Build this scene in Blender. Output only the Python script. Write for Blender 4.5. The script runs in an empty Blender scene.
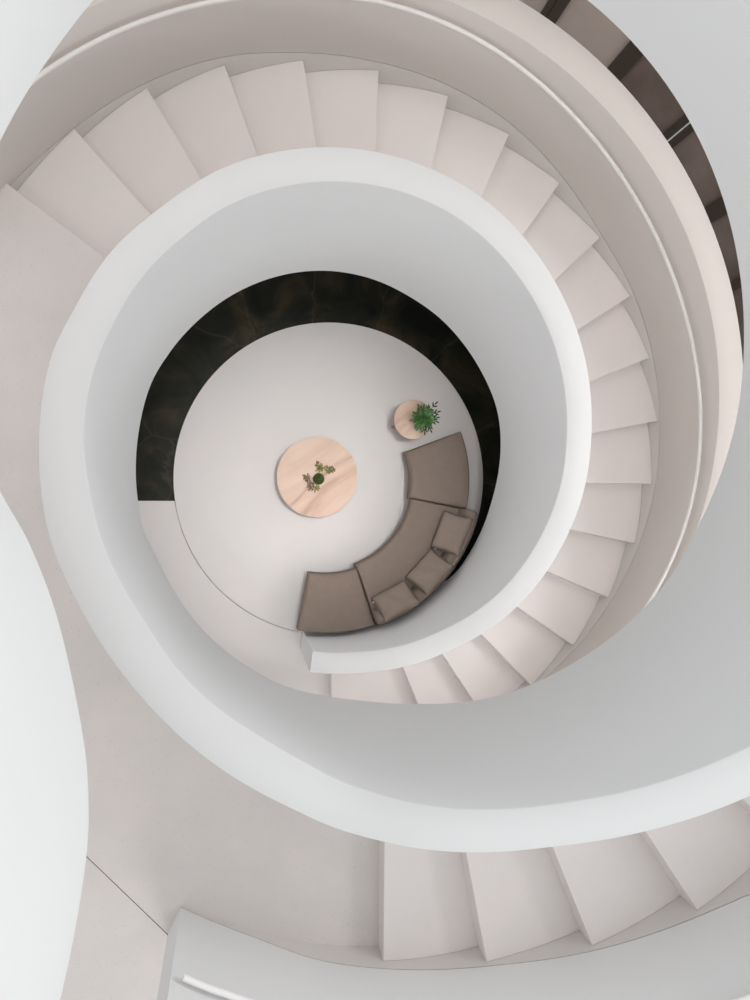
import bpy, bmesh, math, random
from math import radians as rad, cos, sin, pi
from mathutils import Vector, Matrix

random.seed(7)
SC = bpy.context.scene
COL = SC.collection

# ------------------------------------------------------------------ camera, light, exposure
cam_d = bpy.data.cameras.new('camera')
cam = bpy.data.objects.new('camera', cam_d)
COL.objects.link(cam)
cam_d.sensor_fit = 'AUTO'
cam_d.sensor_width = 36.0
cam_d.lens = 660.54 * 36.0 / 1000.0
cam_d.shift_x = 0.1019
cam_d.shift_y = 0.0246
cam_d.clip_start = 0.05
cam_d.clip_end = 100
_a, _b = -0.0352049549, -0.0506015222
_R = Matrix.Rotation(_b, 3, 'Y') @ Matrix.Rotation(_a, 3, 'X')
cam.matrix_world = Matrix.Translation((-1.07927588, -0.243579772, 8.49744303)) @ _R.to_4x4()
SC.camera = cam

SC.view_settings.view_transform = 'Standard'
SC.view_settings.look = 'None'
SC.view_settings.gamma = 1.0
SC.view_settings.use_curve_mapping = False
SC.view_settings.exposure = 0.13

w = bpy.data.worlds.new('world')
SC.world = w
w.use_nodes = True
w.node_tree.nodes['Background'].inputs[0].default_value = (0.98, 0.99, 1.0, 1)
w.node_tree.nodes['Background'].inputs[1].default_value = 0.9


def area(name, loc, size, power, color=(1, 1, 1), aim=(0, 0, 0)):
    d = bpy.data.lights.new(name, 'AREA')
    d.shape = 'DISK'
    d.size = size
    d.energy = power
    d.color = color
    o = bpy.data.objects.new(name, d)
    COL.objects.link(o)
    o.location = loc
    v = Vector(aim) - Vector(loc)
    o.rotation_euler = v.to_track_quat('-Z', 'Y').to_euler()
    return o


LIGHTS = {'well_fill': 13.5, 'flight_fill_a': 7.4, 'flight_fill_b': 8.0, 'landing_fill': 4.5, 'east': 340, 'south': 80}
W_STRENGTH = 0.9
w.node_tree.nodes['Background'].inputs[1].default_value = W_STRENGTH
if LIGHTS['well_fill']:
    well_lamp = area('well_fill_lamp', (0.25, 0.2, 14.0), 1.2, LIGHTS['well_fill'], (1.0, 0.985, 0.975), (0.0, 0.0, 0))  # unseen narrow lamp added to lift the floor disc below
    well_lamp.data.spread = rad(22)
# unseen fill lamps added below upper flight and top landing to brighten the treads
for _t in range(-80, 190, 26):
    _n = 3.57 + 0.17 * (_t + 360.81 - 258.75) / 11.25
    _z = min(_n, 7.14) - 0.66
    _p = LIGHTS['flight_fill_a' if _t < 20 else ('flight_fill_b' if _t < 140 else 'landing_fill')]
    if _p:
        area('under_flight_fill', (3.25 * cos(rad(_t)), 3.25 * sin(rad(_t)), _z), 0.35, _p, (1.0, 0.955, 0.935), (3.2 * cos(rad(_t)), 3.2 * sin(rad(_t)), 0))
if LIGHTS['east']:
    area('fill_lamp_east', (8.0, 2.5, 9.0), 3.6, LIGHTS['east'], (1, 1, 1), (-1, 0, 4.5))  # unseen lamp added to brighten the well faces turned east
if LIGHTS['south']:
    area('fill_lamp_south', (0.0, -8.0, 8.3), 3.0, LIGHTS['south'], (1, 1, 1), (0, 1, 4))  # unseen lamp added to throw light across the well northwards


# ------------------------------------------------------------------ materials
def mat(name, col, rough=0.6, spec=0.3, var=0.0, var_scale=2.0, col2=None, speck=0.0, speck_scale=90, bump=0.0, bump_scale=60, metal=0.0):
    m = bpy.data.materials.new(name)
    m.use_nodes = True
    nt = m.node_tree
    bs = nt.nodes['Principled BSDF']
    bs.inputs['Base Color'].default_value = (*col, 1)
    bs.inputs['Roughness'].default_value = rough
    bs.inputs['Specular IOR Level'].default_value = spec
    bs.inputs['Metallic'].default_value = metal
    tc = nt.nodes.new('ShaderNodeTexCoord')
    last = None
    if col2 is not None:
        n = nt.nodes.new('ShaderNodeTexNoise')
        n.inputs['Scale'].default_value = var_scale
        n.inputs['Detail'].default_value = 6
        n.inputs['Roughness'].default_value = 0.6
        nt.links.new(tc.outputs['Object'], n.inputs['Vector'])
        r = nt.nodes.new('ShaderNodeValToRGB')
        r.color_ramp.elements[0].position = 0.35
        r.color_ramp.elements[1].position = 0.65
        r.color_ramp.elements[0].color = (*col, 1)
        r.color_ramp.elements[1].color = (*col2, 1)
        nt.links.new(n.outputs['Fac'], r.inputs['Fac'])
        last = r.outputs['Color']
    if speck:
        v = nt.nodes.new('ShaderNodeTexVoronoi')
        v.inputs['Scale'].default_value = speck_scale
        nt.links.new(tc.outputs['Object'], v.inputs['Vector'])
        r2 = nt.nodes.new('ShaderNodeValToRGB')
        r2.color_ramp.elements[0].position = 0.06
        r2.color_ramp.elements[0].color = (1 - speck,) * 3 + (1,)
        r2.color_ramp.elements[1].position = 0.16
        r2.color_ramp.elements[1].color = (1, 1, 1, 1)
        nt.links.new(v.outputs['Distance'], r2.inputs['Fac'])
        mx = nt.nodes.new('ShaderNodeMix')
        mx.data_type = 'RGBA'
        mx.blend_type = 'MULTIPLY'
        mx.inputs[0].default_value = 1.0
        if last is not None:
            nt.links.new(last, mx.inputs[6])
        else:
            mx.inputs[6].default_value = (*col, 1)
        nt.links.new(r2.outputs['Color'], mx.inputs[7])
        last = mx.outputs[2]
    if last is not None:
        nt.links.new(last, bs.inputs['Base Color'])
    if bump:
        nb = nt.nodes.new('ShaderNodeTexNoise')
        nb.inputs['Scale'].default_value = bump_scale
        nb.inputs['Detail'].default_value = 4
        nt.links.new(tc.outputs['Object'], nb.inputs['Vector'])
        bp = nt.nodes.new('ShaderNodeBump')
        bp.inputs['Strength'].default_value = bump
        bp.inputs['Distance'].default_value = 0.01
        nt.links.new(nb.outputs['Fac'], bp.inputs['Height'])
        nt.links.new(bp.outputs['Normal'], bs.inputs['Normal'])
    return m


M = {}
M['white'] = mat('white_plaster', (0.735, 0.738, 0.738), 0.75, 0.2, bump=0.02, bump_scale=8)
M['greige'] = mat('bounce_tinted_plaster', (0.60, 0.555, 0.527), 0.75, 0.2, bump=0.02, bump_scale=8)  # white plaster with shade and warm bounce light put into its colour
M['cement'] = mat('beige_microcement', (0.755, 0.715, 0.69), 0.55, 0.3, var_scale=1.2, col2=(0.79, 0.735, 0.715), speck=0.10, speck_scale=38, bump=0.04, bump_scale=30)
M['cement_floor'] = mat('pale_microcement', (0.74, 0.715, 0.695), 0.6, 0.25, var_scale=1.1, col2=(0.775, 0.73, 0.715), speck=0.06, speck_scale=30, bump=0.04, bump_scale=30)
M['cement_land'] = mat('landing_microcement', (0.66, 0.625, 0.60), 0.6, 0.25, var_scale=1.3, col2=(0.72, 0.67, 0.65), speck=0.16, speck_scale=24, bump=0.06, bump_scale=30)
M['skirt'] = mat('skirting_cement', (0.665, 0.63, 0.605), 0.6, 0.25)
M['joint'] = mat('dark_joint', (0.06, 0.055, 0.05), 0.8, 0.1)
M['rail'] = mat('satin_white_rail', (0.74, 0.72, 0.70), 0.35, 0.5)
M['strip'] = mat('white_rail_and_daylight', (0.93, 0.92, 0.91), 0.4, 0.4)  # white of the upper rail; also stands in for daylight between mullions
M['steel'] = mat('brushed_steel', (0.7, 0.7, 0.72), 0.3, 0.5, metal=1.0)
M['fabric'] = mat('taupe_upholstery', (0.242, 0.192, 0.160), 0.9, 0.1, var_scale=9, col2=(0.26, 0.206, 0.173), bump=0.25, bump_scale=220)
M['cushion'] = mat('taupe_cushion_fabric', (0.265, 0.212, 0.177), 0.9, 0.1, var_scale=9, col2=(0.285, 0.228, 0.19), bump=0.3, bump_scale=200)
M['piping'] = mat('dark_brown_piping', (0.095, 0.07, 0.06), 0.8, 0.1)
M['terracotta'] = mat('terracotta_pot', (0.55, 0.36, 0.26), 0.7, 0.2)
M['frame'] = mat('dark_bronze_frame', (0.10, 0.078, 0.062), 0.5, 0.4)
M['bronze'] = mat('bronze_tinted_glass', (0.19, 0.14, 0.118), 0.25, 0.5, var_scale=0.55, col2=(0.40, 0.32, 0.29))  # paler noise tone paints soft reflections into the glass
M['blush'] = mat('blush_reflection_glass', (0.74, 0.64, 0.58), 0.35, 0.5, var_scale=0.9, col2=(0.64, 0.55, 0.49))  # pale base colour stands in for bright reflections on these panels
M['leaf'] = mat('green_leaf', (0.016, 0.062, 0.014), 0.45, 0.45, var_scale=26, col2=(0.10, 0.25, 0.06))
M['leaf_dark'] = mat('dark_leaf', (0.022, 0.045, 0.02), 0.5, 0.4)
M['moss'] = mat('dark_green_succulent', (0.03, 0.055, 0.018), 0.8, 0.2, var_scale=30, col2=(0.07, 0.10, 0.03))
M['dried'] = mat('dried_sprig', (0.30, 0.28, 0.10), 0.8, 0.2, var_scale=20, col2=(0.22, 0.17, 0.08))
M['dried_brown'] = mat('brown_dried_sprig', (0.22, 0.16, 0.10), 0.8, 0.2)
M['ceramic'] = mat('olive_ceramic', (0.16, 0.17, 0.09), 0.4, 0.5)


def marble():
    m = bpy.data.materials.new('dark_green_brown_marble')
    m.use_nodes = True
    nt = m.node_tree
    bs = nt.nodes['Principled BSDF']
    bs.inputs['Roughness'].default_value = 0.33
    bs.inputs['Specular IOR Level'].default_value = 0.25
    tc = nt.nodes.new('ShaderNodeTexCoord')
    n = nt.nodes.new('ShaderNodeTexNoise')
    n.inputs['Scale'].default_value = 1.7
    n.inputs['Detail'].default_value = 9
    n.inputs['Roughness'].default_value = 0.62
    n.inputs['Distortion'].default_value = 0.8
    nt.links.new(tc.outputs['Object'], n.inputs['Vector'])
    r = nt.nodes.new('ShaderNodeValToRGB')
    e = r.color_ramp.elements
    e[0].position = 0.35
    e[0].color = (0.0045, 0.006, 0.005, 1)
    e[1].position = 0.72
    e[1].color = (0.060, 0.044, 0.022, 1)
    x = r.color_ramp.elements.new(0.52)
    x.color = (0.016, 0.016, 0.010, 1)
    nt.links.new(n.outputs['Fac'], r.inputs['Fac'])
    v = nt.nodes.new('ShaderNodeTexVoronoi')
    v.feature = 'DISTANCE_TO_EDGE'
    v.inputs['Scale'].default_value = 1.1
    mp = nt.nodes.new('ShaderNodeMixRGB')
    mp.inputs[0].default_value = 0.22
    nt.links.new(tc.outputs['Object'], mp.inputs[1])
    nt.links.new(n.outputs['Color'], mp.inputs[2])
    nt.links.new(mp.outputs[0], v.inputs['Vector'])
    r2 = nt.nodes.new('ShaderNodeValToRGB')
    r2.color_ramp.elements[0].position = 0.0
    r2.color_ramp.elements[0].color = (0.05, 0.042, 0.028, 1)
    r2.color_ramp.elements[1].position = 0.012
    r2.color_ramp.elements[1].color = (0, 0, 0, 1)
    nt.links.new(v.outputs['Distance'], r2.inputs['Fac'])
    ad = nt.nodes.new('ShaderNodeMixRGB')
    ad.blend_type = 'ADD'
    ad.inputs[0].default_value = 0.5
    nt.links.new(r.outputs['Color'], ad.inputs[1])
    nt.links.new(r2.outputs['Color'], ad.inputs[2])
    nt.links.new(ad.outputs[0], bs.inputs['Base Color'])
    return m


M['marble'] = marble()


def wood():
    m = bpy.data.materials.new('pale_ash_wood')
    m.use_nodes = True
    nt = m.node_tree
    bs = nt.nodes['Principled BSDF']
    bs.inputs['Roughness'].default_value = 0.5
    bs.inputs['Specular IOR Level'].default_value = 0.3
    tc = nt.nodes.new('ShaderNodeTexCoord')
    mp = nt.nodes.new('ShaderNodeMapping')
    mp.inputs['Rotation'].default_value = (0, 0, rad(40))
    mp.inputs['Scale'].default_value = (9, 1.6, 1.6)
    mp.vector_type = 'TEXTURE'
    mp.inputs['Scale'].default_value = (0.75, 0.16, 0.3)
    nt.links.new(tc.outputs['Object'], mp.inputs['Vector'])
    n = nt.nodes.new('ShaderNodeTexNoise')
    n.inputs['Scale'].default_value = 1.0
    n.inputs['Detail'].default_value = 7
    n.inputs['Distortion'].default_value = 0.5
    nt.links.new(mp.outputs['Vector'], n.inputs['Vector'])
    r = nt.nodes.new('ShaderNodeValToRGB')
    e = r.color_ramp.elements
    e[0].position = 0.33
    e[0].color = (0.56, 0.385, 0.295, 1)
    e[1].position = 0.66
    e[1].color = (0.76, 0.585, 0.475, 1)
    x = e.new(0.46)
    x.color = (0.70, 0.51, 0.405, 1)
    nt.links.new(n.outputs['Fac'], r.inputs['Fac'])
    nt.links.new(r.outputs['Color'], bs.inputs['Base Color'])
    return m


M['wood'] = wood()
M['wood_dark'] = mat('dark_oak', (0.33, 0.215, 0.15), 0.6, 0.3)  # plain darker brown for table pedestal and legs


# ------------------------------------------------------------------ helpers
def finish(name, bm, m, parent=None, angle=32, bevel=0.0, segs=2, smooth=True):
    bmesh.ops.remove_doubles(bm, verts=bm.verts, dist=1e-5)
    bmesh.ops.recalc_face_normals(bm, faces=bm.faces)
    if smooth:
        for f in bm.faces:
            f.smooth = True
        for e in bm.edges:
            if len(e.link_faces) == 2:
                e.smooth = e.calc_face_angle(0) < rad(angle)
            else:
                e.smooth = False
    me = bpy.data.meshes.new(name)
    bm.to_mesh(me)
    bm.free()
    o = bpy.data.objects.new(name, me)
    COL.objects.link(o)
    me.materials.append(m)
    if bevel:
        b = o.modifiers.new('bevel', 'BEVEL')
        b.width = bevel
        b.segments = segs
        b.limit_method = 'ANGLE'
        b.angle_limit = rad(40)
        b.harden_normals = False
    if parent is not None:
        o.parent = parent
        o.matrix_parent_inverse = Matrix.Translation(-Vector(parent.location)) if parent.rotation_euler.z == 0 else parent.matrix_basis.inverted()
    return o


def thing(name, label, cat, loc=(0, 0, 0), group=None):
    o = bpy.data.objects.new(name, None)
    COL.objects.link(o)
    o.location = loc
    o.empty_display_size = 0.1
    o['label'] = label
    o['category'] = cat
    if group:
        o['group'] = group
    return o


def tag(o, label, cat, group=None):
    o['label'] = label
    o['category'] = cat
    if group:
        o['group'] = group
    return o


def struct(o, label=None, cat=None):
    o['kind'] = 'structure'
    if label:
        o['label'] = label
    if cat:
        o['category'] = cat
    return o


def interp(tab, x):
    """Smooth (cubic, monotone-limited) interpolation through a table of (x, y)."""
    if x <= tab[0][0]:
        return tab[0][1]
    if x >= tab[-1][0]:
        return tab[-1][1]
    n = len(tab)
    for i in range(n - 1):
        if x <= tab[i + 1][0]:
            break

    def sl(j):
        if j <= 0 or j >= n - 1:
            return (tab[1][1] - tab[0][1]) / (tab[1][0] - tab[0][0]) if j <= 0 else (tab[-1][1] - tab[-2][1]) / (tab[-1][0] - tab[-2][0])
        return (tab[j + 1][1] - tab[j - 1][1]) / (tab[j + 1][0] - tab[j - 1][0])
    x0, y0 = tab[i]
    x1, y1 = tab[i + 1]
    h = x1 - x0
    t = (x - x0) / h
    a, b = sl(i) * h, sl(i + 1) * h
    return (2 * t ** 3 - 3 * t * t + 1) * y0 + (t ** 3 - 2 * t * t + t) * a + (-2 * t ** 3 + 3 * t * t) * y1 + (t ** 3 - t * t) * b


def sweep(bm, rings, closed_ends=True):
    """rings: list of equal-length loops of 3D points; bridged into a tube of quads, capped."""
    vr = [[bm.verts.new(p) for p in r] for r in rings]
    n = len(rings[0])
    for a, b in zip(vr[:-1], vr[1:]):
        for i in range(n):
            j = (i + 1) % n
            bm.faces.new((a[i], a[j], b[j], b[i]))
    if closed_ends:
        bm.faces.new(vr[0][::-1])
        bm.faces.new(vr[-1])
    return vr


def pol(r, t, z):
    return Vector((r * cos(rad(t)), r * sin(rad(t)), z))


def frange(a, b, step):
    n = max(1, int(math.ceil((b - a) / step)))
    return [a + (b - a) * i / n for i in range(n + 1)]


def lathe(bm, prof, c=(0, 0), seg=48, z0=0.0):
    """prof: list of (r, z); revolved about (c)."""
    rings = []
    for (r, z) in prof:
        rings.append([Vector((c[0] + r * cos(2 * pi * i / seg), c[1] + r * sin(2 * pi * i / seg), z + z0)) for i in range(seg)])
    sweep(bm, rings, True)


def sector(bm, r0, r1, t0, t1, z0, z1, step=2.0, c=(0, 0)):
    rings = []
    o = Vector((c[0], c[1], 0))
    for t in frange(t0, t1, step):
        rings.append([pol(r0, t, z0) + o, pol(r1, t, z0) + o, pol(r1, t, z1) + o, pol(r0, t, z1) + o])
    sweep(bm, rings, True)


# ------------------------------------------------------------------ stair geometry
H = 0.17          # riser
STEP = 11.25      # degrees per riser
RI, RC = 1.938, 2.177       # inner parapet faces
RS, RS2 = 3.449, 3.644      # outer ends of lower / upper treads
TW = 0.245                  # outer parapet thickness
T0 = -0.81
LAND = 21 * H
TOP = 42 * H


def nose(t):
    """height of the nosing line at angle t (degrees, continuous from -100 to 520)"""
    if t < 200:
        return min(H * (t - T0 + 90) / STEP, LAND)
    if t < 560:
        return min(max(LAND + H * (t - T0 - 258.75) / STEP, LAND), TOP)
    return TOP


RS_DX = [(-90, .05), (-34, .055), (0, .05), (12, .045), (22, .02), (33, 0), (45, -.02), (56, -.01), (67, .01), (79, .025), (90, .025), (101, .02), (112, .02), (124, 0), (135, -.02), (150, -.02),
         (240, 0), (252, .005), (265, .025), (275, .02), (285, 0), (500, 0)]


def rsx(t):
    return interp(RS_DX, t)


def step_angle(k):
    if k == 1:
        return -88.0
    if k <= 21:
        base_t = -90 + STEP * k
        return base_t + T0 - 0.158 * (k - 8)
    return 270 + 11.25 * (k - 22) + T0 + 0.54 + 0.10 * (k - 22)


CAP_DZ = [(-70, .03), (-59, .0), (-46, .05), (-34, .06), (-20, .03), (-5, .01), (10, -.03), (33, -.03), (50, -.02), (61, 0), (71, .02), (90, .03), (115, .03),
          (128, .02), (140, -.05), (150, -.0), (165, .0), (200, .0), (240, 0.0), (258, 0.03), (271, .05), (285, .026), (305, .03), (330, .03)]
R_DX = [(148, 0), (156, .012), (164, .033), (172, .038), (178, .030), (185, .008), (191, -.003), (197, -.018), (204, -.042), (212, -.056),
        (220, -.048), (230, -.047), (240, -.048), (248, -.026), (256, .015), (264, .025), (275, .018), (290, 0)]
RO_DX = [(60, 0), (120, -.012), (132, -.022), (145, -.01), (156, .0), (165, .030), (176, .030), (186, .042), (193, .04), (200, .026), (210, .018), (221, .006),
         (230, .014), (240, .03), (249, .035), (258, .045), (271, .025), (285, 0)]
BOT_DZ = [(-60, 0), (-52, .02), (-46, .08), (-41, .22), (-36.5, .29), (-31, .245), (-25, .195), (-15, .14), (-7, .10), (1.5, .115), (10, .13), (17, .145), (25, .14), (34, .08), (45, .035), (59, .01), (71, -.02), (81, 0), (99, .01), (113, -.01), (128, -.05), (144, -.10), (153, -.02), (160, 0),
          (200, 0), (230, 0), (247, 0), (254, -.0), (266, -.13), (275, -.13), (283, -.08), (292, .02), (299, .07), (310, .08), (334, .10), (349, .035), (367, .018), (382, 0),
          (430, 0), (500, -.04), (520, 0)]


RB_DX = [(150, 0), (158, .012), (170, .003), (186, 0), (194, 0), (202, -.030), (212, -.030), (222, -.020), (232, -.016), (240, -.010), (248, 0)]


def r_bot(t):
    return RI + interp(RB_DX, t)


def r_in(t):
    return RI + interp(R_DX, t)


def r_out(t):
    return RC + interp(R_DX, t) * 0.55 + interp(RO_DX, t) + (0.0 if t < 300 else 0)


def z_cap(t):
    if t < -70:
        return interp([(-98, 1.185), (-88, 1.205), (-82, 1.245), (-76, 1.33), (-70, 1.41)], t)
    return nose(t) + 1.0816 + interp(CAP_DZ, t)


def z_bot(t):
    return nose(t) - 0.613 + interp(BOT_DZ, t)


def smoothed(f, t, w=4.0):
    return (f(t - w) + 2 * f(t - w / 2) + 2 * f(t) + 2 * f(t + w / 2) + f(t + w)) / 8.0


# ------------------------------------------------------------------ setting: ground floor
# under-slab, dark (shows in the joints)
bm = bmesh.new()
sector(bm, 0.001, 9.0, 0, 360, -0.30, -0.075, 4)
struct(finish('floor', bm, M['joint']), 'dark bed under the ground floor paving', 'floor')

# round centre floor disc
FC = (0.088, 0.036)
bm = bmesh.new()
lathe(bm, [(0.001, -0.07), (2.01, -0.07), (2.01, -0.002), (2.008, 0.0), (0.001, 0.0)], FC, 160)
struct(finish('floor', bm, M['cement_floor']), 'pale round floor disc carrying the sofa and tables', 'floor')

# light floor ring, from the dark marble's straight end round to under the stairs
bm = bmesh.new()
pts_in, pts_out = [], []
ts = frange(187.2, 328, 2.0)
# inner edge follows the disc with a thin joint
outer_R = 8.5


def ring_sector(t0, t1, gap, z0, z1, name, m, label, first_on_line=False, last_on_line=False):
    bm = bmesh.new()
    rings = []
    for t in frange(t0, t1, 1.5):
        d = Vector((cos(rad(t)), sin(rad(t))))
        # intersection of ray from the origin with the disc circle (centre FC) of radius 2.0+gap
        f = Vector(FC)
        b = d.dot(f)
        r0 = b + math.sqrt(b * b - f.dot(f) + (2.01 + gap) ** 2)
        rings.append([(r0, t), (outer_R, t)])
    R2 = []
    for i, ((ra, ta), (rb, tb)) in enumerate(rings):
        pa, pb = pol(ra, ta, 0), pol(rb, tb, 0)
        if (first_on_line and i == 0) or (last_on_line and i == len(rings) - 1):
            pb = Vector((-outer_R, pa.y, 0))
        R2.append([Vector((pa.x, pa.y, z0)), Vector((pb.x, pb.y, z0)), Vector((pb.x, pb.y, z1)), Vector((pa.x, pa.y, z1))])
    sweep(bm, R2, True)
    return struct(finish(name, bm, m), label, 'floor')


end_t = 180 + math.degrees(math.asin(0.236 / 1.91))
ring_sector(end_t, 321.0, 0.007, -0.07, 0.0, 'floor', M['cement_floor'], 'pale outer ground floor beside the first stair step', first_on_line=True)
ring_sector(-38.8, end_t + 1.5, 0.0, -0.0695, -0.006, 'floor', M['marble'], 'dark marble crescent floor under the rising stair')

# ------------------------------------------------------------------ landing floors with a joint line
A = Vector((-1.627, -3.528, 0))
B = Vector((-2.22, -2.917, 0))
jd = (B - A).normalized()
jn = Vector((-jd.y, jd.x, 0))
for sgn, lab in ((1, 'landing floor in front of the upper stair flight'), (-1, 'landing floor beyond the thin joint and the wall end')):
    bm = bmesh.new()
    rings = []
    for t in frange(step_angle(21), step_angle(22) + 0.25, 1.6):
        r0 = r_out(t) - 0.03
        rings.append([pol(r0, t, LAND - 0.3), pol(5.6, t, LAND - 0.3), pol(5.6, t, LAND), pol(r0, t, LAND)])
    sweep(bm, rings, True)
    g = bm.verts[:] + bm.edges[:] + bm.faces[:]
    # keep the side of the joint line that holds the stair head (sgn +1) or the corridor (-1)
    side = 1 if jn.dot(Vector((0, -2.5, 0)) - A) > 0 else -1
    nrm = jn * side * sgn
    res = bmesh.ops.bisect_plane(bm, geom=g, plane_co=A + nrm * 0.004, plane_no=nrm, clear_inner=True)
    ed = [e for e in res['geom_cut'] if isinstance(e, bmesh.types.BMEdge)]
    bmesh.ops.holes_fill(bm, edges=[e for e in bm.edges if len(e.link_faces) == 1], sides=0)
    struct(finish('floor', bm, M['cement_land']), lab, 'floor')
bm = bmesh.new()
c = A + (B - A) * 0.5
for s in (0,):
    vs = [A - jd * 2.0 + jn * .02, A - jd * 2.0 - jn * .02, B + jd * 2.2 - jn * .02, B + jd * 2.2 + jn * .02]
    lo = [bm.verts.new((v.x, v.y, LAND - 0.2)) for v in vs]
    hi = [bm.verts.new((v.x, v.y, LAND - 0.02)) for v in vs]
    bm.faces.new(lo[::-1])
    bm.faces.new(hi)
    for i in range(4):
        j = (i + 1) % 4
        bm.faces.new((lo[i], lo[j], hi[j], hi[i]))
struct(finish('trim_1', bm, M['joint'], smooth=False), 'thin dark joint filler across the landing', 'trim')

# ------------------------------------------------------------------ inner balustrade: one continuous ribbon
# plan path: circle with small deviations, then an S-curve at the top landing
top_pts = [(165 + 360, 1.925), (174 + 360, 1.895), (181 + 360, 1.845), (186.8 + 360, 1.791), (192.4 + 360, 1.735), (200.2 + 360, 1.722), (209.9 + 360, 1.793), (215.8 + 360, 1.890),
           (221.1 + 360, 2.051), (227.1 + 360, 2.384)]
path = []     # (x, y, zcap, zbot, thickness-shift)
T_END = 516
for t in frange(-97.8, T_END, 1.6):
    # the start end-face is nearly radial
    p0 = pol(r_in(t), t, 0)
    q0 = pol(r_out(t), t, 0)
    path.append((p0, q0, smoothed(z_cap, t, 6) if t > -66 else z_cap(t), max(smoothed(z_bot, t, 5), -0.03), pol(r_bot(t), t, 0)))
# top landing S-curve
tp = [pol(RI, 512, 0), pol(RI, T_END + 4, 0)] + [pol(r, t, 0) for t, r in top_pts] + [Vector((-1.78, -2.30, 0)), Vector((-2.05, -2.95, 0)), Vector((-2.45, -3.7, 0)), Vector((-3.0, -4.5, 0)), Vector((-3.5, -5.1, 0))]


def catmull(P, n=8):
    out = []
    for i in range(1, len(P) - 2):
        for k in range(n):
            t = k / n
            a, b, c_, d = P[i - 1], P[i], P[i + 1], P[i + 2]
            out.append(0.5 * ((2 * b) + (c_ - a) * t + (2 * a - 5 * b + 4 * c_ - d) * t * t + (3 * b - a - 3 * c_ + d) * t ** 3))
    out.append(P[-2])
    return out


cr = catmull(tp, 8)
curve_top = []
for i, p in enumerate(cr):
    d = (cr[min(i + 1, len(cr) - 1)] - cr[max(i - 1, 0)]).normalized()
    n = Vector((d.y, -d.x, 0))   # to the right of travel = outward for anticlockwise travel
    curve_top.append((p, p + n * 0.239, TOP + 1.0816, TOP - 0.613, p))
path += curve_top
bm = bmesh.new()
rings = []
EB = 0.006
for (p, q, zc, zb, pb) in path:
    u = (q - p).normalized()
    rings.append([Vector((pb.x, pb.y, zb)), Vector((q.x, q.y, zb)), Vector((q.x, q.y, zc - EB)), Vector((q.x, q.y, zc)) - u * EB,
                  Vector((p.x, p.y, zc)) + u * EB, Vector((p.x, p.y, zc - EB))])
sweep(bm, rings, True)
balus = finish('curved_balustrade', bm, M['white'], angle=50)
tag(balus, 'continuous white inner balustrade spiralling up around the round well', 'balustrade')

# ------------------------------------------------------------------ staircases
def make_flight(ks, rs, label, top_t, t_edge_last):
    root = thing('staircase', label, 'staircase', tuple(pol((RC + rs) / 2, step_angle(ks[0]), (ks[0] - 1) * H)))
    for k in ks:
        ta = step_angle(k)
        tb = step_angle(k + 1) if k != ks[-1] else t_edge_last
        bm = bmesh.new()
        z1 = k * H
        z0 = (k - 1) * H - (0.0 if k == 1 else 0.10)
        over = 0.45 if k != ks[-1] else 0.0
        rings = []
        for t in frange(ta, tb + over, 1.5):
            ri = r_out(t) + 0.0015
            f = 0.008
            re = rs + rsx(t)
            rings.append([pol(ri, t, z0), pol(re, t, z0), pol(re, t, z1), pol(ri, t, z1)])
        sweep(bm, rings, True)
        finish('step', bm, M['cement'], root, bevel=0.004, segs=1)
    # soffit under the flight
    bm = bmesh.new()
    rings = []
    k0 = ks[0]
    for t in frange(step_angle(ks[0]) + (25 if k0 == 1 else -4), top_t, 3):
        zt = nose(t) - 0.30
        zb = max(nose(t) - 0.60, -0.02) if k0 == 1 else nose(t) - 0.60
        if zt - zb < 0.03:
            continue
        rings.append([pol(r_out(t) + 0.002, t, zb), pol(rs - 0.022, t, zb), pol(rs - 0.022, t, zt), pol(r_out(t) + 0.002, t, zt)])
    sweep(bm, rings, True)
    finish('soffit_slab', bm, M['white'], root)
    return root


fl1 = make_flight(list(range(1, 21)), RS, 'lower beige cement stair flight curling round the well to the landing', 144, step_angle(21) + 0.3)
fl2 = make_flight(list(range(22, 42)), RS2, 'upper beige cement stair flight rising away from the landing', 500, 500.0)
SK1 = [(-90, .06), (-60, .06), (-30, .064), (-21, .069), (-9.9, .075), (-0.1, .062), (7, .042), (12, .036), (23.4, .058), (32.9, .059), (43.9, .045), (55.5, .09), (67, .13), (78, .128), (88.6, .11), (99.2, .104), (110, .108), (120.8, .079), (131.4, .026), (142, -.02), (152, -.02)]


def sk1(t):
    return min(nose(t) + interp(SK1, t), 5)


SK2 = [(245.2, 3.575), (250, 3.600), (255.3, 3.645), (261.4, 3.74), (266, 3.782), (269.5, 3.812), (275, 3.868), (280.3, 3.932), (292.1, 4.113), (303.9, 4.291), (309.2, 4.385)]


def sk2(t):
    return interp(SK2, t) if t < 309 else min(nose(t) + 0.056, TOP + 0.05)


for (root, f, rs, a, b, zb) in ((fl1, sk1, RS, -88, 149, lambda t: max(nose(t) - 0.2, 0.0)), (fl2, sk2, RS2, 245.2, 500, lambda t: max(LAND, nose(t) - 0.2))):
    bm = bmesh.new()
    rings = []
    for t in frange(a, b, 1.5):
        lo = zb(t)
        hi = max(f(t), lo + 0.004)
        re = rs + rsx(t)
        rings.append([pol(re + .0005, t, lo), pol(re + 0.014, t, lo), pol(re + 0.014, t, hi), pol(re + .0005, t, hi)])
    sweep(bm, rings, True)
    finish('skirting', bm, M['skirt'], root)

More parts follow.
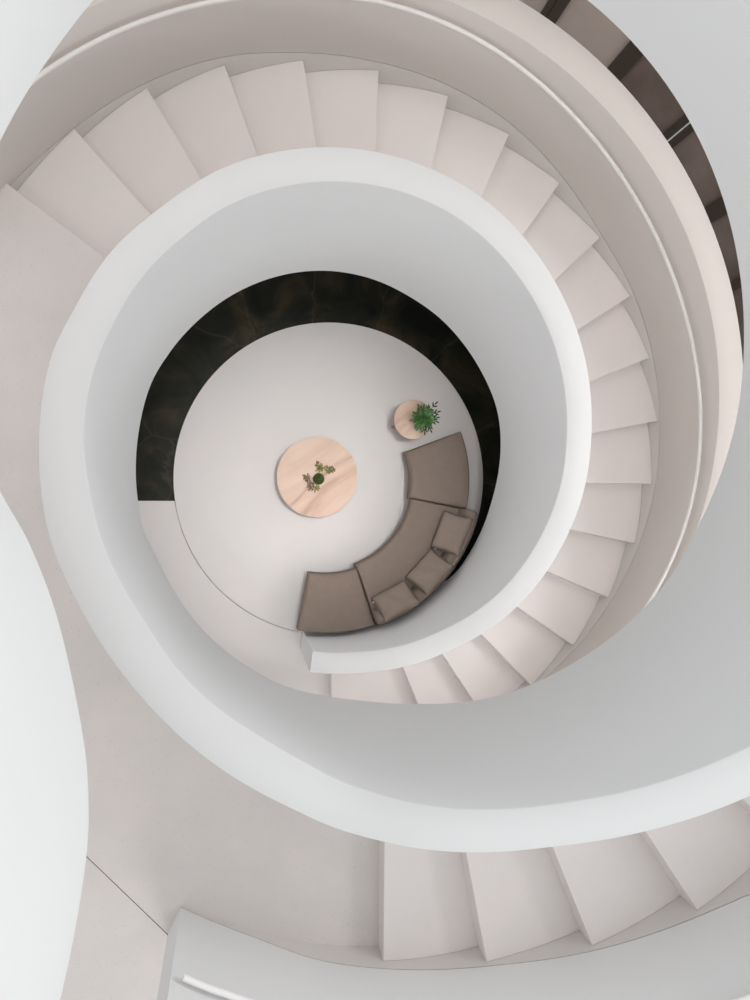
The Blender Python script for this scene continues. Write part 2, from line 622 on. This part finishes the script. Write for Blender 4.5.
# ------------------------------------------------------------------ outer balustrades with handrails
HR1 = [(-60, 1.30), (-40, 1.62), (-18.9, 1.97), (-8.9, 2.14), (0, 2.235), (7.5, 2.315), (20.4, 2.44), (30.1, 2.545), (40.1, 2.69), (51.7, 2.885), (62.8, 3.085),
       (73.6, 3.31), (82.9, 3.50), (100, 3.72), (113.2, 3.885), (123.1, 4.005), (133.1, 4.150), (149, 4.30)]


def hr1(t):
    return interp(HR1, t)


def hr2(t):
    return nose(t) + 0.745 if t > 266 else interp([(246.5, 4.322), (252.5, 4.366), (259, 4.42), (266, 4.49)], t)


def outer_wall(label, f, rs, a, b, cap, zb, hr, ha, hb, m):
    root = thing('outer_balustrade', label, 'balustrade', tuple(pol(rs + TW / 2, a, zb(a))))
    bm = bmesh.new()
    rings = []
    for t in frange(a, b, 1.5):
        lo, g, tp_ = zb(t), f(t) + 0.009, cap(t)
        r0, r1, x = rs, rs + TW, rsx(t)
        rings.append([pol(r0 + x + 0.0145, t, lo), pol(r1, t, lo), pol(r1, t, tp_ - .005), pol(r1 - .005, t, tp_), pol(r0 + .005, t, tp_), pol(r0, t, tp_ - .005), pol(r0 + x, t, g), pol(r0 + x + 0.0145, t, g)])
    sweep(bm, rings, True)
    finish('wall_panel', bm, m, root, angle=50)
    bm = bmesh.new()
    rings = []
    rr, rz = (0.016, 0.018) if rs == RS else (0.021, 0.022)
    for t in frange(ha, hb, 1.5):
        rings.append([pol(rs - 0.055 + rr * cos(u), t, smoothed(hr, t, 16) + rz * sin(u)) for u in [2 * pi * i / 10 for i in range(10)]])
    sweep(bm, rings, True)
    rail = finish('handrail', bm, M['rail'] if rs == RS else M['strip'], root, angle=50)
    n = int((hb - ha) / 17)
    for i in range(n + 1):
        t = ha + 2.6 + i * 17
        if t > hb:
            break
        bm = bmesh.new()
        z = smoothed(hr, t, 16)
        rings = []
        for rr_ in (rs - 0.05, rs + 0.002):
            rings.append([pol(rr_, t, z) + Vector((-sin(rad(t)) * 0.007 * cos(u), cos(rad(t)) * 0.007 * cos(u), 0.007 * sin(u) - (0.012 if rr_ < rs else 0.05))) for u in [2 * pi * i_ / 8 for i_ in range(8)]])
        sweep(bm, rings, True)
        finish('bracket', bm, M['rail'], rail)
    return root


CAP1 = lambda t: (nose(t) + 0.985)
outer_wall('white outer balustrade tinted by painted bounce light, following the lower flight with a slim handrail', sk1, RS, -88.0, 150, lambda t: smoothed(CAP1, t, 6), lambda t: max(nose(t) - 0.6, 0.0), hr1, -84, 149, M['greige'])
outer_wall('grey white outer balustrade beginning on the landing beside the upper flight', sk2, RS2, 245.2, 500, lambda t: smoothed(lambda x: nose(x) + 0.99, t, 10), lambda t: max(nose(t) - 0.6, LAND) if t < 275 else nose(t) - 0.6, hr2, 246.3, 499, M['white'])

# ------------------------------------------------------------------ top landing slab
bm = bmesh.new()
inner = [c_[1] for c_ in curve_top]
rings = []
for q in inner:
    d = q.normalized()
    t = math.degrees(math.atan2(q.y, q.x))
    rr = max(q.length + 0.05, 5.6)
    rings.append([Vector((q.x, q.y, TOP - 0.4)), pol(rr, t, TOP - 0.4), pol(rr, t, TOP), Vector((q.x, q.y, TOP))])
sweep(bm, rings, True)
struct(finish('floor', bm, M['cement_land']), 'top landing floor behind the nearest white balustrade', 'floor')

# unseen slab added to keep sky light off the outer balustrade top
bm = bmesh.new()
sector(bm, 3.92, 8.5, 25, 130, TOP - 0.45, TOP, 2)
struct(finish('floor', bm, M['cement_land']), 'added slab outside the stair blocking sky light above the glazed partition', 'floor')

# ------------------------------------------------------------------ surrounding wall with tall window openings
RW = 8.5
bm = bmesh.new()
NP, PW = 10, 3.0
for i in range(NP):
    a = i * 360 / NP
    for (z0, z1) in ((-0.3, 0.12), (3.05, 3.75), (6.6, 7.3), (9.9, 10.4)):
        sector(bm, RW, RW + 0.3, a + PW / 2, a + 360 / NP - PW / 2, z0, z1, 3)
    sector(bm, RW, RW + 0.3, a - PW / 2, a + PW / 2, -0.3, 10.4, 1.5)
struct(finish('wall_outer', bm, M['white']), 'white round outer wall with tall window openings', 'wall')

RF = 5.2
fac = thing('glazed_partition', 'curved bronze glazed partition with dark frames beyond the outer balustrade', 'glass wall', tuple(pol(RF, 46, 0)))
mull = [97.2, 87.0, 76.6, 66.0, 55.95, 45.7, 35.3, 25.9, 15.6, 5.3]
for i, t in enumerate(mull):
    if t == 45.7:
        pieces = [(t - 1.05, t - 0.09), (t + 0.09, t + 1.05)]
    elif t == 66.0:
        pieces = [(t - 1.0, t + 0.25), (t + 0.32, t + 1.0)]
    elif t == 25.9:
        pieces = [(t - 0.62, t + 0.62)]
    else:
        pieces = [(t - 1.05, t + 1.05)]
    for (a, b) in pieces:
        bm = bmesh.new()
        sector(bm, RF - 0.03, RF + 0.07, a, b, 0.0, 3.2, 1.0)
        finish('mullion', bm, M['frame'], fac)
    if i + 1 < len(mull):
        u = mull[i + 1]
        bm = bmesh.new()
        sector(bm, RF + 0.01, RF + 0.03, u + (0.62 if u == 25.9 else 1.05), t - (0.62 if t == 25.9 else 1.05), 0.06, 3.14, 1.2)
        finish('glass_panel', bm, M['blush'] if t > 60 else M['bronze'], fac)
for (z0, z1) in ((0.0, 0.06), (3.14, 3.22)):
    bm = bmesh.new()
    sector(bm, RF - 0.028, RF + 0.068, 4.3, 98.2, z0, z1, 2)
    finish('frame_rail', bm, M['frame'], fac)
# white strip painted in for daylight showing through the double mullion
bm = bmesh.new()
sector(bm, RF - 0.032, RF + 0.06, 45.7 - .095, 45.7 + .095, 0.06, 3.14, 1)
finish('painted_daylight', bm, M['strip'], fac)


# ------------------------------------------------------------------ sofa modules
def puffy_sector(bm, r0, r1, t0, t1, z0, z1, cc=(0, 0), rnd=0.045, crown=0.018, step=1.5):
    """annular sector with rounded top edges and a slightly crowned top"""
    nr, nt = 12, max(10, int((t1 - t0) / step))
    rm = (r0 + r1) / 2
    o = Vector((cc[0], cc[1], 0))
    arc = rad(t1 - t0) * rm

    def edge_drop(d):
        if d >= rnd:
            return 0.0
        x = 1 - d / rnd
        return rnd * (1 - math.sqrt(max(0, 1 - x * x)))
    us = [0, .12, .3, .6, 1.0]
    rs = [r0 + rnd * u for u in us] + [r0 + rnd + (r1 - r0 - 2 * rnd) * i / nr for i in range(1, nr)] + [r1 - rnd * u for u in us[::-1]]
    da = math.degrees(rnd / rm)
    tt = [t0 + da * u for u in us] + [t0 + da + (t1 - t0 - 2 * da) * i / nt for i in range(1, nt)] + [t1 - da * u for u in us[::-1]]
    grid = []
    for t in tt:
        row = []
        for r in rs:
            dr = min(r - r0, r1 - r)
            dt = min(rad(t - t0) * rm, rad(t1 - t) * rm)
            z = z1 - edge_drop(dr) - edge_drop(dt)
            u, v = (r - r0) / (r1 - r0), (t - t0) / (t1 - t0)
            z += crown * (4 * u * (1 - u)) ** 0.6 * (4 * v * (1 - v)) ** 0.6
            z = max(z, z1 - rnd * 1.25)
            row.append(bm.verts.new(pol(r, t, z) + o))
        grid.append(row)
    for i in range(len(tt) - 1):
        for j in range(len(rs) - 1):
            bm.faces.new((grid[i][j], grid[i][j + 1], grid[i + 1][j + 1], grid[i + 1][j]))
    # sides down to z0
    loop = grid[0][:] + [g[-1] for g in grid[1:]] + grid[-1][-2::-1] + [g[0] for g in grid[-2:0:-1]]
    low = [bm.verts.new((v.co.x, v.co.y, z0)) for v in loop]
    for i in range(len(loop)):
        j = (i + 1) % len(loop)
        bm.faces.new((loop[i], low[i], low[j], loop[j]))
    bm.faces.new(low)


def seam(bm, r0, r1, t0, t1, z, rr=0.006, cc=(0, 0)):
    pts = [pol(r0, t, z) for t in frange(t0, t1, 2)] + [pol(r1, t1, z)] + [pol(r1, t, z) for t in frange(t0, t1, 2)[::-1]] + [pol(r0, t0, z)]
    tube(bm, pts, rr)


def tube(bm, pts, rr, n=6, taper=None):
    rings = []
    for i, p in enumerate(pts):
        d = (pts[min(i + 1, len(pts) - 1)] - pts[max(i - 1, 0)])
        if d.length < 1e-7:
            d = Vector((0, 0, 1))
        d.normalize()
        a = d.cross(Vector((0, 0, 1)))
        if a.length < 1e-3:
            a = Vector((1, 0, 0))
        a.normalize()
        b = a.cross(d)
        r = rr if taper is None else rr * taper(i / (len(pts) - 1))
        rings.append([p + a * r * cos(2 * pi * k / n) + b * r * sin(2 * pi * k / n) for k in range(n)])
    sweep(bm, rings, True)


def make_module(label, r0, r1, t0, t1, back=False, gap_r0=None):
    rm = (r0 + r1) / 2
    root = thing('sofa_module', label, 'sofa', tuple(pol(rm, (t0 + t1) / 2, 0)))
    da = math.degrees(0.05 / rm)
    bm = bmesh.new()
    sector(bm, r0 + 0.07, r1 - 0.05, t0 + da, t1 - da, 0.06, 0.20, 2)
    finish('base', bm, M['piping'], root, bevel=0.01)
    bm = bmesh.new()
    sector(bm, r0 + 0.015, r1 - 0.005, t0 + .3, t1 - .3, 0.17, 0.185, 2)
    finish('chrome_trim', bm, M['steel'], root)
    bm = bmesh.new()
    puffy_sector(bm, r0 + .012, r1, t0, t1, 0.19, 0.30)
    finish('seat_frame', bm, M['fabric'], root, angle=60)
    bm = bmesh.new()
    r_b = r1 if not back else r1 - 0.02
    puffy_sector(bm, r0, r_b, t0, t1, 0.285, 0.42, rnd=0.035)
    finish('seat_cushion', bm, M['fabric'], root, angle=60)
    bm = bmesh.new()
    seam(bm, r0 + 0.003, r_b - 0.001, t0 + .15, t1 - .15, 0.292, 0.0055)
    finish('piping', bm, M['piping'], root, angle=60)
    for (r, t) in ((r0 + .13, t0 + 5), (r0 + .13, t1 - 5), (r1 - .12, t0 + 4), (r1 - .12, t1 - 4)):
        bm = bmesh.new()
        p = pol(r, t, 0)
        lathe(bm, [(0.016, 0.0), (0.02, 0.03), (0.02, 0.062)], (p.x, p.y), 12)
        finish('foot', bm, M['steel'], root)
    if back:
        bm = bmesh.new()
        rings = []
        e = 0.05
        for t in [t0, t0 + .35, t0 + 1.1] + frange(t0 + 2.2, t1 - 2.2, 1.5) + [t1 - 1.1, t1 - .35, t1]:
            dt = min(t - t0, t1 - t)
            drop = {0: .035}.get(0) if dt < .01 else (.018 if dt < .5 else (.004 if dt < 1.3 else 0))
            zt = 0.62 - drop
            ins = 0.02 if dt < .01 else (0.008 if dt < .5 else 0)
            rings.append([pol(1.67 + ins, t, 0.40), pol(r1 - .01 - ins, t, 0.19), pol(r1 - ins, t, 0.45), pol(r1 - 0.005 - ins, t, zt - .05), pol(r1 - 0.025 - ins, t, zt - .012),
                          pol(r1 - 0.06, t, zt), pol(1.765, t, zt), pol(1.725 + ins, t, zt - .015), pol(1.705 + ins, t, zt - .06)])
        sweep(bm, rings, True)
        finish('backrest', bm, M['fabric'], root, angle=60)
    return root


make_module('flat backless taupe seat module nearest the small plant table', 1.045, 1.778, -11.0, 20.6)
make_module('middle taupe sofa module with low curved backrest and three pillows', 1.085, 1.868, -70.9, -11.3, back=True)
make_module('flat backless taupe seat module beside the start of the stairs', 1.14, 1.880, -101.2, -71.3)


def make_pillow(label, cen, yaw, w_, d_, tilt, th=0.17, group='scatter pillows on the curved sofa', tagp=True):
    root = thing('pillow', label, 'pillow', tuple(cen), group)
    n = 18
    bm = bmesh.new()
    g = {}
    for s in (1, -1):
        for i in range(n + 1):
            for j in range(n + 1):
                u, v = 2 * i / n - 1, 2 * j / n - 1
                k = max(0.0, (1 - abs(u) ** 4)) ** 0.5 * max(0.0, (1 - abs(v) ** 4)) ** 0.5
                px = u * w_ / 2 * (1 - 0.05 * (1 - v * v) * abs(u) ** 3)
                py = v * d_ / 2 * (1 - 0.05 * (1 - u * u) * abs(v) ** 3)
                g[s, i, j] = bm.verts.new((px, py, s * th / 2 * k + 0.004 * sin(9 * u + 4 * v) * k))
        for i in range(n):
            for j in range(n):
                bm.faces.new((g[s, i, j], g[s, i + 1, j], g[s, i + 1, j + 1], g[s, i, j + 1]))
    # local x = along the back, local y = up the pillow, z = its thickness
    Mx = Matrix.Translation(cen) @ Matrix.Rotation(rad(yaw), 4, 'Z') @ Matrix.Rotation(rad(tilt), 4, 'X')
    bmesh.ops.transform(bm, matrix=Mx, verts=bm.verts)
    finish('cover', bm, M['cushion'], root, angle=75)
    bm = bmesh.new()
    loop = []
    for k in range(41):
        a = 2 * pi * k / 40
        cx_, sy_ = cos(a), sin(a)
        q = (abs(cx_) ** 8 + abs(sy_) ** 8) ** (-1 / 8)
        loop.append(Mx @ Vector((cx_ * q * w_ / 2 * .985, sy_ * q * d_ / 2 * .985, 0)))
    tube(bm, loop, 0.0035, 6)
    finish('piping', bm, M['fabric'], root, angle=60)
    if tagp:
        bm = bmesh.new()
        c_ = Mx @ Vector((w_ / 2 - 0.0, -d_ / 2 + 0.07, 0.014))
        bmesh.ops.create_uvsphere(bm, u_segments=10, v_segments=6, radius=0.013, matrix=Matrix.Translation(c_))
        finish('zip_pull', bm, M['steel'], root)
    return root


# yaw: direction along the back; the pillow's lower edge sits on the seat towards the well
for i, (th_, r_, dz, yw, tg, lab) in enumerate([(-22.9, 1.62, .0, 2.5, True, 'taupe pillow at the upper end of the sofa backrest, nearest the small table'),
                                                (-42.0, 1.65, .0, 0, False, 'taupe pillow in the middle of the three on the backrest'),
                                                (-60.8, 1.665, .0, -1, True, 'taupe pillow at the lower end of the backrest, nearest the stairs')]):
    make_pillow(lab, pol(r_ + 0.0, th_, 0.59), th_ - 90 + yw, 0.485, 0.37, 36, tagp=tg)


# ------------------------------------------------------------------ tables
def round_table(name, label, c, r, zt, th, legs, drum=None):
    root = thing(name, label, 'table', (c[0], c[1], 0))
    bm = bmesh.new()
    lathe(bm, [(0.001, zt - th), (r - 0.012, zt - th), (r, zt - th + 0.010), (r, zt - 0.008), (r - 0.008, zt), (0.001, zt)], c, 72)
    finish('tabletop', bm, M['wood'], root, angle=50)
    if drum:
        bm = bmesh.new()
        lathe(bm, [(drum * .8, 0.0), (drum, 0.02), (drum, zt - th - 0.0005)], c, 48)
        finish('pedestal', bm, M['wood_dark'], root, angle=50)
    for a in legs:
        bm = bmesh.new()
        p = [Vector((c[0] + cos(rad(a)) * r * .60, c[1] + sin(rad(a)) * r * .60, 0.0)), Vector((c[0] + cos(rad(a)) * r * .55, c[1] + sin(rad(a)) * r * .55, zt - th - 0.0005))]
        tube(bm, p, 0.02, 10)
        finish('leg', bm, M['wood_dark'], root)
    return root


round_table('coffee_table', 'large round pale wood coffee table in the middle of the floor', (-0.124, 0.054), 0.497, 0.40, 0.04, [], 0.34)
round_table('side_table', 'small round pale wood side table under the leafy green plant', (1.04, 0.755), 0.238, 0.50, 0.03, [195, 315, 75])


def leaf(bm, base, d, L, W, droop=0.3, n=5):
    """a pointed, slightly folded leaf with thickness"""
    d = d.normalized()
    side = d.cross(Vector((0, 0, 1)))
    if side.length < 1e-3:
        side = Vector((1, 0, 0))
    side.normalize()
    up = side.cross(d)
    rows = []
    for i in range(n + 1):
        s = i / n
        wv = W * (sin(pi * min(1, s * 0.93 + 0.05)) ** 0.8) * 0.5
        p = base + d * L * s + Vector((0, 0, -droop * L * s * s))
        rows.append([bm.verts.new(p - side * wv + up * wv * .3), bm.verts.new(p - up * 0.0015), bm.verts.new(p + side * wv + up * wv * .3), bm.verts.new(p + up * 0.0025)])
    for a, b in zip(rows[:-1], rows[1:]):
        for k in range(4):
            l = (k + 1) % 4
            bm.faces.new((a[k], a[l], b[l], b[k]))
    bm.faces.new(rows[0][::-1])
    bm.faces.new(rows[-1])


def plant():
    c = Vector((1.115, 0.760, 0.50))
    root = thing('potted_plant', 'bushy green leafy plant in a pot on the small side table', 'plant', tuple(c))
    bm = bmesh.new()
    lathe(bm, [(0.045, 0.0), (0.065, 0.10), (0.07, 0.11), (0.06, 0.11), (0.055, 0.095), (0.001, 0.095)], (c.x, c.y), 28, 0.5005)
    finish('pot', bm, M['ceramic'], root, angle=50)
    rnd = random.Random(3)
    bm = bmesh.new()
    for i in range(130):
        a = rnd.uniform(0, 2 * pi)
        el = rnd.uniform(0.0, 1.35)
        R = rnd.uniform(0.01, 0.075)
        b = c + Vector((cos(a) * R, sin(a) * R, rnd.uniform(0.10, 0.19)))
        d = Vector((cos(a) * cos(el), sin(a) * cos(el), sin(el) * 0.8))
        leaf(bm, b, d, rnd.uniform(0.07, 0.135), rnd.uniform(0.020, 0.032), 0.35)
    finish('leaves', bm, M['leaf'], root, angle=80)
    bm = bmesh.new()
    for (a, L) in ((48, .20), (20, .17), (0, .15), (-18, .15), (-60, .16), (-85, .16)):
        d = Vector((cos(rad(a)), sin(rad(a)), 0.28))
        pts = [c + Vector((0, 0, .12)) + d * L * s for s in (0, .35, .7, 1)]
        tube(bm, pts, 0.003, 5)
        for s, da in ((.6, 50), (.6, -50), (.85, 40), (.85, -40), (1.0, 0)):
            b = c + Vector((0, 0, .12)) + d * L * s
            leaf(bm, b, Vector((cos(rad(a + da)), sin(rad(a + da)), .15)), 0.06, 0.018, .2)
    finish('side_shoots', bm, M['leaf_dark'], root, angle=80)
    return root


plant()


def centrepiece():
    c = Vector((-0.117, 0.030, 0.40))
    root = thing('succulent_arrangement', 'dark green round succulent with dried olive sprigs centred on the coffee table', 'plant', tuple(c))
    bm = bmesh.new()
    lathe(bm, [(0.045, 0.0), (0.068, 0.03), (0.072, 0.075), (0.060, 0.08), (0.001, 0.08)], (c.x, c.y), 28, 0.4005)
    finish('bowl', bm, M['ceramic'], root, angle=50)
    bm = bmesh.new()
    rnd = random.Random(5)
    bmesh.ops.create_icosphere(bm, subdivisions=4, radius=0.066, matrix=Matrix.Translation(c + Vector((0, 0, 0.085))))
    for v in bm.verts:
        d = v.co - (c + Vector((0, 0, 0.085)))
        a = math.atan2(d.y, d.x)
        v.co = c + Vector((0, 0, 0.085)) + d * (1 + 0.08 * sin(a * 11 + d.z * 90) + rnd.uniform(-.04, .04))
    finish('succulent', bm, M['moss'], root, angle=80)
    for (x, y, nm, m, n, sp) in ((-0.265, 0.045, 'brown_sprig', 'dried_brown', 26, .05), (-0.19, -0.06, 'brown_sprig', 'dried_brown', 26, .055), (-0.12, -0.085, 'olive_sprig', 'dried', 14, .035),
                                 (-0.10, 0.17, 'olive_sprig', 'dried', 34, .055), (0.01, 0.14, 'olive_sprig', 'dried', 30, .05), (0.06, 0.135, 'brown_sprig', 'dried_brown', 12, .03), (-0.13, 0.225, 'olive_sprig', 'dried', 10, .025)):
        bm = bmesh.new()
        e = Vector((x, y, 0.45))
        tube(bm, [c + Vector((0, 0, .075)), (c + e) / 2 + Vector((0, 0, .055)), e], 0.0025, 5)
        for i in range(n):
            a = rnd.uniform(0, 2 * pi)
            b = e + Vector((rnd.uniform(-sp, sp) * .6, rnd.uniform(-sp, sp) * .6, rnd.uniform(-.01, .03)))
            leaf(bm, b, Vector((cos(a), sin(a), rnd.uniform(-.2, .5))), rnd.uniform(.7, 1.15) * sp, 0.016, .25, 4)
        finish(nm, bm, M[m], root, angle=80)
    return root


centrepiece()
